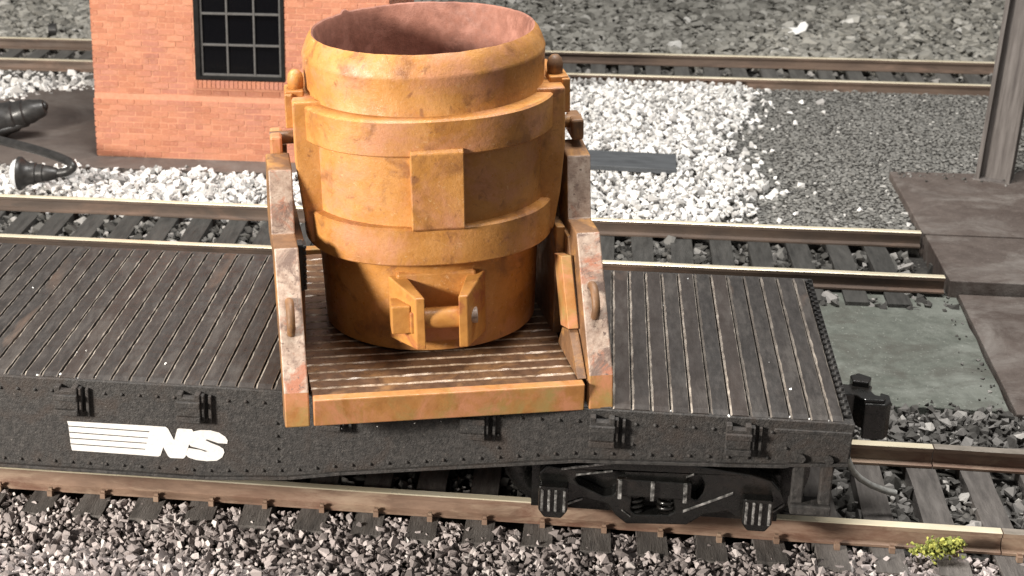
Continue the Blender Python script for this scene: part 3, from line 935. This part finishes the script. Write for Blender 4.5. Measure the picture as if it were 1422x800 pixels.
def make_truck(xc):
    tr = bpy.data.objects.new('truck', None)
    COL.objects.link(tr)
    tr.parent = car
    tr.location = (xc - XC, 0, 0)
    tr.empty_display_size = .1
    for s in (-1, 1):
        ya, yb = (-1.17, -1.03) if s < 0 else (1.03, 1.17)
        yo = s * 1.17
        b = MB()
        loops = [[SFP(*p) for p in lp_] for lp_ in SF_LOOPS]
        tris = tessellate_polygon([[Vector((p[0], p[1], 0)) for p in lp_] for lp_ in loops])
        flat_ = [p for lp_ in loops for p in lp_]
        nn = len(flat_)
        vv = [(p[0], ya, p[1]) for p in flat_] + [(p[0], yb, p[1]) for p in flat_]
        ff = [tuple(q) for q in tris] + [tuple(nn + k_ for k_ in reversed(q)) for q in tris]
        o0 = 0
        for lp_ in loops:
            m_ = len(lp_)
            ff += [(o0 + q, o0 + (q + 1) % m_, nn + o0 + (q + 1) % m_, nn + o0 + q) for q in range(m_)]
            o0 += m_
        b.add(vv, ff)
        me_ = b.mesh('sideframe', M['truck'])
        bm_ = bmesh.new()
        bm_.from_mesh(me_)
        bmesh.ops.recalc_face_normals(bm_, faces=bm_.faces[:])
        bm_.to_mesh(me_)
        bm_.free()
        link('sideframe', me_, tr, 0.012)
        MB().box((-1.0, min(s * 1.0, s * 1.028), .10), (1.0, max(s * 1.0, s * 1.028), .52)).build('back_plate', M['truck'], tr)
        # thin strips along the castings, gloss highlights painted in their pale colour
        ym, yn = (yo - .014, yo) if s < 0 else (yo, yo + .014)
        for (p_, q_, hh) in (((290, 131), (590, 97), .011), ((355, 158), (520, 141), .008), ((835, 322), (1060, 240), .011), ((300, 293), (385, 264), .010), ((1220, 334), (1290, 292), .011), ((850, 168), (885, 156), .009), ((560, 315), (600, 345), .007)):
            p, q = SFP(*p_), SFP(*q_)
            MB().hexa([(p[0], ym, p[1] - hh), (q[0], ym, q[1] - hh), (q[0], yn, q[1] - hh), (p[0], yn, p[1] - hh), (p[0], ym, p[1] + hh), (q[0], ym, q[1] + hh), (q[0], yn, q[1] + hh), (p[0], yn, p[1] + hh)]).build('casting_glint', M['truck_glint'], tr, 0.004)
        # bolster end with ribs
        bo = MB().box((-.31, min(yo, yo + s * .05), .34), (.29, max(yo, yo + s * .05), .50)).build('bolster_end', M['truck'], tr, 0.012)
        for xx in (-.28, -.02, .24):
            MB().box((xx - .016, min(yo + s * .05, yo + s * .085), .33), (xx + .016, max(yo + s * .05, yo + s * .085), .50)).build('rib', M['truck_glint'], bo, 0.006)
        for xx in (-.13, .13):
            pts = [(xx - .02 + .065 * math.cos(a_), s * 1.085 + .055 * math.sin(a_), .12 + .20 * a_ / (8 * math.pi)) for a_ in np.linspace(0, 8 * math.pi, 65)]
            MB().tube(pts, .018, 6).build('spring', M['truck'], tr)
        for xx in (-.815, .815):
            bx = MB().prism([(xx - .12, .42), (xx - .12, .20), (xx - .07, .13), (xx + .07, .13), (xx + .12, .20), (xx + .12, .42)], yo, yo + s * .11, 'y').build('axle_box', M['truck'], tr, 0.014)
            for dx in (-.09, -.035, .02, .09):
                MB().box((xx + dx - .010, min(yo + s * .11, yo + s * .135), .20), (xx + dx + .012, max(yo + s * .11, yo + s * .135), .40)).build('rib', M['truck_glint'], bx, 0.006)
            MB().box((xx - .10, min(yo + s * .109, yo + s * .125), .39), (xx + .10, max(yo + s * .109, yo + s * .125), .425)).build('lid', M['truck'], bx, 0.006)
    for xx in (-.815, .815):
        ax = MB().tube([(xx, -1.12, .42), (xx, 1.12, .42)], .07, 14).build('axle', M['truck'], tr)
        for s in (-1, 1):
            pr = [(.0, .06), (.30, .06), (.33, .075), (.40, .075), (.418, .07), (.424, -.04), (.46, -.05), (.46, -.075), (.36, -.075), (.33, -.045), (.0, -.045)]
            b = MB().lathe(pr, 48)
            b.v = [(xx + p[0], s * (.75 + p[2]), .423 + p[1]) for p in b.v]
            b.build('wheel', M['truck'], tr, 0, 30)
    MB().box((-.2, -1.0, .36), (.2, 1.0, .60)).build('bolster', M['truck'], tr, 0.012)
    MB().box((-.22, -.34, .60), (.22, .34, .64)).build('centre_plate', M['truck'], tr)
    return tr


make_truck(0.665)
make_truck(-9.6)

# ------------------------------------------------------------------ ladle stand
stand = thing('ladle_stand', 'orange brown steel cradle with two tall worn uprights, set askew on the flat car', 'cradle', (-0.959, -1.815, H - .035), (R(1.4), R(-0.45), R(14.5)))
D2 = 3.22   # depth of the cradle
FR = [(0.0, 0.0), (0.066, .262), (0.751, 1.195), (1.044, 1.20), (1.203, 1.688), (1.50, 1.735)]
IN = [(1.50, 1.30), (1.36, 1.09), (.95, 1.07), (.24, .24), (.2, 0.0)]
for s, (ib, it, ob, ot) in ((-1, (1.095, 1.098, 1.289, 1.292)), (1, (1.095, 1.14, 1.289, 1.332))):
    def X(z, a, b_):
        return s * (a + (b_ - a) * z / 1.83)
    strip = FR + IN
    n = len(strip)
    u = None
    for mirror in (False, True):
        pts = [((D2 - y if mirror else y), z) for (y, z) in strip]
        wd = .05 if mirror else (ob - ib)
        v = [(X(z, ib, it), y, z) for (y, z) in pts] + [(X(z, ib, it) + s * wd, y, z) for (y, z) in pts]
        fl = (s > 0) != mirror
        f = [tuple(range(n)), tuple(range(2 * n - 1, n - 1, -1))] + [(i, n + i, n + (i + 1) % n, (i + 1) % n) for i in range(n)]
        if not fl:
            f = [tuple(reversed(q)) for q in f]
        # front and back sloping faces are worn bare, ledges stay brown
        mi = [1, 1] + [2, 0, 1, 0, 1] + [1] * (n - 5)
        o = MB().add(v, f, mi).build('upright', [M['upright_face'], M['upright_side'], M['beam']], stand, 0.012)
        if not mirror:
            u = o
    # side plate joining the two stepped ends
    web = [(.22, .02), (.28, .30), (.93, 1.10), (1.3, 1.12), (1.48, 1.32)]
    web = web + [(D2 - y, z) for (y, z) in reversed(web)]
    MB().prism(web, min(s * 1.10, s * 1.14), max(s * 1.10, s * 1.14), 'x').build('side_plate', M['upright_side'], stand, 0.006)
    # tie-down loop on the sloping front face
    xm = s * 1.20
    cz = .745
    tdir = Vector((0, .751 - .066, 1.195 - .262)).normalized()
    ndir = Vector((0, -tdir.z, tdir.y))
    c = Vector((xm, .066 + .685 * (cz - .262) / .933, cz))
    pts = []
    for a_ in np.linspace(-.25, math.pi + .25, 15):
        pts.append(c + tdir * (-.125 * math.cos(a_)) + ndir * (.085 * math.sin(a_)))
    MB().tube(pts, .034, 10).build('loop', M['upright_side'], u)
    # inner lining plate and foot gusset
    MB().box((min(s * 1.03, s * 1.099), 1.02, .20), (max(s * 1.03, s * 1.099), 2.2, 1.15)).build('inner_plate', M['upright_side'], stand, 0.01)
    if s > 0:
      MB().prism([(.42, .51), (.68, .43), (1.0, .93), (.76, 1.0)], min(s * 1.01, s * 1.094), max(s * 1.01, s * 1.094), 'x').build('inner_rib', M['beam'], stand, 0.006)
    if s > 0:
      MB().prism([(.10, .222), (.80, .222), (.67, .415), (.44, .495)], min(s * 1.02, s * 1.094), max(s * 1.02, s * 1.094), 'x').build('gusset', M['upright_side'], stand, 0.006)
    if s < 0:
        b = MB().box((-1.099, .80, .80), (-1.055, .90, 1.20))
        for i in range(8):
            b.box((-1.056, .795, .81 + i * .05), (-1.03, .905, .84 + i * .05))
        b.build('toothed_strip', M['car_plain'], stand, 0.004)
MB().box((-1.065, 0.0, 0.0), (1.058, .10, .222)).build('front_beam', M['beam'], stand, 0.01)
MB().box((-1.065, D2 - .10, 0.0), (1.058, D2, .222)).build('back_beam', M['beam'], stand, 0.01)
for yy in (.9, 2.4):
    MB().box((-1.06, yy - .08, 0.03), (1.06, yy + .08, .14)).build('cross_beam', M['upright_side'], stand)
def slat_mesh(seed):
    rr = random.Random(seed)
    b = MB()
    n = 30
    v = []
    w = .128
    for i in range(n + 1):
        x = -1.06 + 2.12 * i / n
        a, c = .008 + .011 * rr.random() ** 2, .004 + .008 * rr.random() ** 2
        z = .205 + rr.uniform(-.002, .002)
        v += [(x, -w / 2, .14), (x, -w / 2, z - .012), (x, -w / 2 + a, z), (x, w / 2 - c, z), (x, w / 2, z - .012), (x, w / 2, .14)]
    f, mi = [], []
    for i in range(n):
        for k in range(6):
            k2 = (k + 1) % 6
            f.append((i * 6 + k, i * 6 + k2, (i + 1) * 6 + k2, (i + 1) * 6 + k))
            mi.append(1 if k in (1,) else 0)
    f += [(5, 4, 3, 2, 1, 0), tuple(n * 6 + k for k in range(6))]
    mi += [0, 0]
    b.add(v, f, mi)
    return b.mesh('slat', [M['slat'], M['slat_edge']])
sm_ = [slat_mesh(i) for i in range(5)]
y = .102 + .066
while y < D2 - .16:
    o = link('slat', sm_[random.randrange(5)], stand)
    o.location = (0, y, 0)
    y += .1405

# ------------------------------------------------------------------ ladle
LC = Vector((-1.272, -0.262, H + .232))
ladle = thing('steel_ladle', 'large ochre orange steel works ladle with salmon inside, standing in the cradle', 'ladle', LC, (R(0.3), R(-2.2), R(10.8)))
Z0 = LC.z
prof = [(0.0, 0.0), (.862, 0.0), (.885, .015), (.915, .70), (.93, .78), (.985, .84), (.995, 1.0), (1.0, 1.75), (.985, 1.97), (.972, 2.0), (.980, 2.20), (.984, 2.288), (.986, 2.302), (.979, 2.322), (.958, 2.385), (.934, 2.435), (.903, 2.472), (.888, 2.464), (.878, 2.44), (.86, 2.2), (.82, .5), (.78, .16), (0.0, .14)]
pm_ = [0] * 16 + [1] * 8
b = MB().lathe(prof, 160, pm_, jitter=0.0016)
rc = random.Random(5)
chip = [0.0] * 160
for _ in range(60):
    c0, w0, d0 = rc.randrange(160), rc.randint(0, 2), rc.uniform(.001, .003)
    for q in range(-w0, w0 + 1):
        chip[(c0 + q) % 160] -= d0 * (1 - abs(q) / (w0 + 1))
for q in (58, 59):
    chip[q] += .022
nv = []
for k_, p in enumerate(b.v):
    row, col = divmod(k_, 160)
    if 14 <= row <= 18:
        p = (p[0] * (1 + chip[col] * .4), p[1] * (1 + chip[col] * .4), p[2] + chip[col])
    nv.append(p)
b.v = nv
b.build('shell', [M['ladle'], M['lining']], ladle, 0, 32)
def ring(name, r0, r1, z0, z1):
    sq = lambda p, e=2.35: (1.0 / (abs(p[0]) ** e + abs(p[1]) ** e) ** (1 / e)) * math.hypot(p[0], p[1])
    b = MB().lathe([(r0, z0), (r1 - .012, z0), (r1, z0 + .012), (r1 + .004, z1 - .015), (r1 - .012, z1), (r0, z1 + .012)], 128, 0, True, jitter=0.0014)
    b.v = [((p[0] * sq(p), p[1] * sq(p), p[2]) if math.hypot(p[0], p[1]) > 0.95 else p) for p in b.v]
    return b.build(name, M['ladle'], ladle, 0, 32)
ring('band', .90, 1.05, 1.705, 1.995)
ring('band', .90, 1.030, .800, 1.115)
# front plate between the bands
b = MB()
n = 6
v = []
for i in range(n + 1):
    x = -.205 + .41 * i / n
    v += [(x, -.90, 1.10), (x, -1.045, 1.10), (x, -1.075, 1.125), (x, -1.085, 1.735), (x, -1.06, 1.76), (x, -.90, 1.76)]
f = [(0, 1, 2, 3, 4, 5)[::-1], tuple(n * 6 + k for k in range(6))]
for i in range(n):
    for k in range(6):
        f.append((i * 6 + k, i * 6 + (k + 1) % 6, (i + 1) * 6 + (k + 1) % 6, (i + 1) * 6 + k))
b.add(v, f).build('front_plate', M['ladle'], ladle, 0.008)
# trunnion plates
for s in (-1, 1):
    n = 4
    P = [(.80, .835), (.99, .835), (1.045, 1.15), (1.085, 1.55), (1.085, 2.03), (.80, 2.03)]
    b = MB()
    vv = [(s * p[0], -.46, p[1]) for p in P] + [(s * p[0], .46, p[1]) for p in P]
    k = len(P)
    ff = [tuple(range(k)), tuple(range(2 * k - 1, k - 1, -1))] + [(i, k + i, k + (i + 1) % k, (i + 1) % k) for i in range(k)]
    if s < 0:
        ff = [tuple(reversed(q)) for q in ff]
    tp = b.add(vv, ff).build('trunnion_plate', M['ladle'], ladle, 0.02, seg=3)
    # lifting lug on top
    lg = MB().box((s * 1.06 - .075, -.30, 2.025), (s * 1.06 + .075, -.06, 2.075)).box((s * 1.11 - .03, -.33, 1.78), (s * 1.11 + .035, -.05, 2.06)).build('lug', M['ladle'], ladle, 0.01)
    MB().lathe([(0.0, 2.07), (.062, 2.07), (.066, 2.15), (.055, 2.195), (.03, 2.222), (0.0, 2.228)], 20, center=(s * 1.045, -.18)).build('knob', M['ladle'] if s < 0 else M['upright_side'], lg)
    # trunnion shaft and its square end bearing in the cradle
    MB().tube([(s * .98, -.05, 1.625), (s * 1.28, -.05, 1.625)], .055, 20).build('trunnion', M['upright_side'], ladle)
    MB().box((min(s * 1.18, s * 1.28), -.20, 1.50), (max(s * 1.18, s * 1.28), .10, 1.675)).build('bearing_block', M['beam'] if s < 0 else M['upright_side'], ladle, 0.02)
# tilting bracket: two converging plates, pin and block
def zplate(x0a, x0b, x1a, x1b, name):
    yb, yf = -.86, -1.20
    zb0, zb1, zf0, zf1 = .14, .675, .165, .60
    v = [(x0a, yb, zb0), (x0b, yb, zb0), (x1b, yf, zf0), (x1a, yf, zf0), (x0a, yb, zb1), (x0b, yb, zb1), (x1b, yf, zf1), (x1a, yf, zf1)]
    return MB().add(v, [(0, 1, 2, 3), (7, 6, 5, 4), (0, 4, 5, 1), (1, 5, 6, 2), (2, 6, 7, 3), (3, 7, 4, 0)]).build(name, M['rust_patch'], bracket, 0.01)
bracket = MB().prism([(-.33, .10), (.31, .10), (.34, .40), (.30, .70), (-.33, .70), (-.37, .4)], -.915, -.80, 'y').build('tilting_bracket', M['ladle'], ladle, 0.02)
zplate(-.40, -.26, -.21, -.135, 'side_plate')
zplate(.24, .38, .125, .20, 'side_plate')
MB().tube([(-.17, -1.09, .385), (.15, -1.09, .385)], .085, 20).build('pin', M['rust_patch'], bracket)
MB().box((-.40, -1.15, .285), (-.245, -.95, .52)).build('pin_head', M['rust_patch'], bracket, 0.012)
MB().box((-.255, -1.172, .29), (-.21, -1.06, .47)).build('pin_collar', M['rust_patch'], bracket, 0.012)
b = MB().tube([(.18, -1.075, .385), (.285, -1.075, .385)], .065, 16)
b.build('pin_end', M['upright_face'], bracket)

# ------------------------------------------------------------------ loose things
bd = MB().hexa([(-.95, -.32, 0), (.60, -.36, 0), (.60, .36, 0), (-.95, .36, 0), (-.95, -.32, .075), (.60, -.36, .075), (.60, .36, .075), (-.95, .36, .075)]).build('board', M['board'], None, 0.01)
bd.location = (.60, 9.0, -.215 + BED)
bd.rotation_euler = (0, R(0.6), R(-1.5))
tag(bd, 'flat dark slate grey board lying on the white gravel', 'board')

ch = pix(1105, 43, 'z', -.2)
b = MB()
poly = [(-.24, .13), (-.06, .10), (.02, .04), (.08, .15), (.17, .16), (.22, .05), (.17, -.10), (.05, -.14), (-.12, -.11)]
v = [(p[0], p[1], .02 + .06 * math.sin(9 * p[0]) + .25 * p[1]) for p in poly]
v2 = [(p[0], p[1], q[2] + .03) for p, q in zip(poly, v)]
n = len(poly)
b.add(v + v2, [tuple(range(n)), tuple(range(2 * n - 1, n - 1, -1))] + [(i, n + i, n + (i + 1) % n, (i + 1) % n) for i in range(n)])
c = b.build('white_chip', M['white_chip'], None, 0.008)
c.location = (ch.x, ch.y, -.215)
c.rotation_euler = (R(8), 0, 0)
tag(c, 'curved white chip lying on the pale grey gravel', 'chip')

dk = pix(72, 46, 'z', -.2)
c = MB().tube([(-.06, 0, .1), (.085, .03, .1)], [.11, .12], 14).build('scrap_piece', M['lamp_black'], None, 0.01)
c.location = (dk.x, dk.y, -.24)
tag(c, 'small round black piece lying on the gravel behind the back rail', 'scrap')

# moss
mp_ = []
for (cx, cy, s, nn) in ((1281, 764, .060, 110), (1310, 758, .085, 220), (1328, 755, .05, 80), (1300, 768, .12, 60)):
    c0 = pix(cx, cy, 'y', -.98)
    for _ in range(nn):
        d_ = rng.normal(size=3) * (s, s * .45, s * .42) * .8
        mp_.append((c0.x + d_[0], c0.y + d_[1], max(-.23, c0.z + d_[2])))
mo = stones('moss', M['moss'], mp_, 0.015, 'yellow green moss tuft against the front rail', 'moss', var=0.45)

# fallen lamp post with two heads
lp = thing('lamp_post', 'toppled black lamp post with two hooded lamps on bent necks', 'lamp', (-9.6, 9.3, -.215))
def lpart(o):
    o.location = -lp.location
    return o
def curve(pts, n=8):
    pts = [Vector(p) for p in pts]
    out = []
    for i in range(len(pts) - 1):
        p0, p1, p2, p3 = pts[max(i - 1, 0)], pts[i], pts[i + 1], pts[min(i + 2, len(pts) - 1)]
        for k in range(n):
            t_ = k / n
            out.append(.5 * ((2 * p1) + (p2 - p0) * t_ + (2 * p0 - 5 * p1 + 4 * p2 - p3) * t_ ** 2 + (3 * p1 - p0 - 3 * p2 + p3) * t_ ** 3))
    out.append(pts[-1])
    return out
lpart(MB().tube([(-14.0, 9.6, -.13), (-9.4, 9.35, -.10)], [.10, .075], 16).build('pole', M['lamp_black'], lp))
def bell(base, tip, name):
    """hooded lamp from neck end (base) towards its mouth (tip)"""
    base, tip = Vector(base), Vector(tip)
    d = (tip - base)
    ln = d.length
    pr = [(.0, 0.0), (.085, 0.0), (.10, .03), (.115, .10), (.135, .16), (.135, .22), (.155, .24), (.155, .34), (.175, .36), (.18, .46), (.205, .52), (.25, .57), (.275, .60), (.28, .645), (.255, .65), (.0, .60)]
    sc = ln / .65
    b = MB().lathe([(r * sc, z * sc) for r, z in pr], 28)
    q = d.to_track_quat('Z', 'Y').to_matrix()
    b.v = [tuple(base + q @ Vector(p)) for p in b.v]
    h = lpart(b.build(name, M['lamp_black'], lp, 0, 35))
    b = MB().lathe([(.245 * sc, .652 * sc), (.235 * sc, .70 * sc), (.18 * sc, .76 * sc), (.0, .79 * sc)], 28)
    b.v = [tuple(base + q @ Vector(p)) for p in b.v]
    b.build('lens', M['lamp_lens'], h)
    return h
YL = 7.3
P1 = lambda x, y: pix(x, y, 'y', YL)
bell(P1(80, 241), P1(27, 240) + Vector((0, -.03, 0)), 'lamp_head')
lpart(MB().tube(curve([(-9.5, 9.35, -.02), pix(-30, 186, 'y', 8.7), pix(0, 195, 'y', 8.3), pix(50, 208, 'y', 7.8), pix(88, 221, 'y', 7.45), pix(101, 230, 'y', YL), pix(94, 238, 'y', YL), P1(78, 241)]), .062, 12).build('neck', M['lamp_black'], lp))
YU = 9.9
P2 = lambda x, y: pix(x, y, 'y', YU)
bell(P2(62, 149), P2(-10, 168) + Vector((0, -.1, 0)), 'lamp_head')
lpart(MB().tube(curve([(-9.5, 9.4, .0), pix(-30, 190, 'y', 9.5), pix(0, 183, 'y', 9.6), pix(30, 173, 'y', 9.75), pix(54, 157, 'y', 9.9), pix(62, 147, 'y', 9.95), pix(50, 144, 'y', 9.95), pix(30, 148, 'y', YU), P2(20, 155)]), .055, 12).build('neck', M['lamp_black'], lp))

# small white flecks on the deck edge, the deck and under the cradle
dp = []
for (px_, py_) in ((475, 595), (524, 592), (576, 588), (612, 586), (640, 583), (664, 582), (711, 579), (756, 577)):
    q = pix(px_, py_, 'y', -1.9 + (px_ - 475) * 0.0017)
    dp.append((q.x, q.y, q.z))
for (px_, py_) in ((30, 519), (52, 521), (84, 520), (108, 525), (133, 523), (120, 487), (107, 489), (230, 505), (304, 368), (46, 399), (75, 398), (932, 571), (1012, 578), (1068, 581), (1097, 579), (1124, 582), (1150, 584), (1098, 541), (1068, 503), (921, 411), (921, 424), (955, 387)):
    q = pix(px_, py_, 'z', H + .006)
    dp.append((q.x, q.y, q.z))
stones('debris', M['white_chip'], dp, 0.007, 'tiny white flecks scattered over the deck and cradle edge', 'debris', var=0.5)

sp_ = []
for _ in range(150):
    e = rng.integers(0, 4)
    if e == 0:
        sp_.append((rng.uniform(2.2, 4.1), 2.08 + abs(rng.normal(0, .10)), -.227))
    elif e == 1:
        sp_.append((4.14 - abs(rng.normal(0, .12)), rng.uniform(2.1, 5.3), -.227))
    elif e == 2:
        sp_.append((rng.uniform(2.3, 4.1), 5.24 - abs(rng.normal(0, .16)), -.227))
    else:
        sp_.append((rng.uniform(4.1, 5.6), 9.05 - abs(rng.normal(0, .18)), -.015))
stones('stray_grit', M['st_bed'], sp_, 0.017, 'loose grit strewn along the pad and slab edges', 'grit', var=0.5)
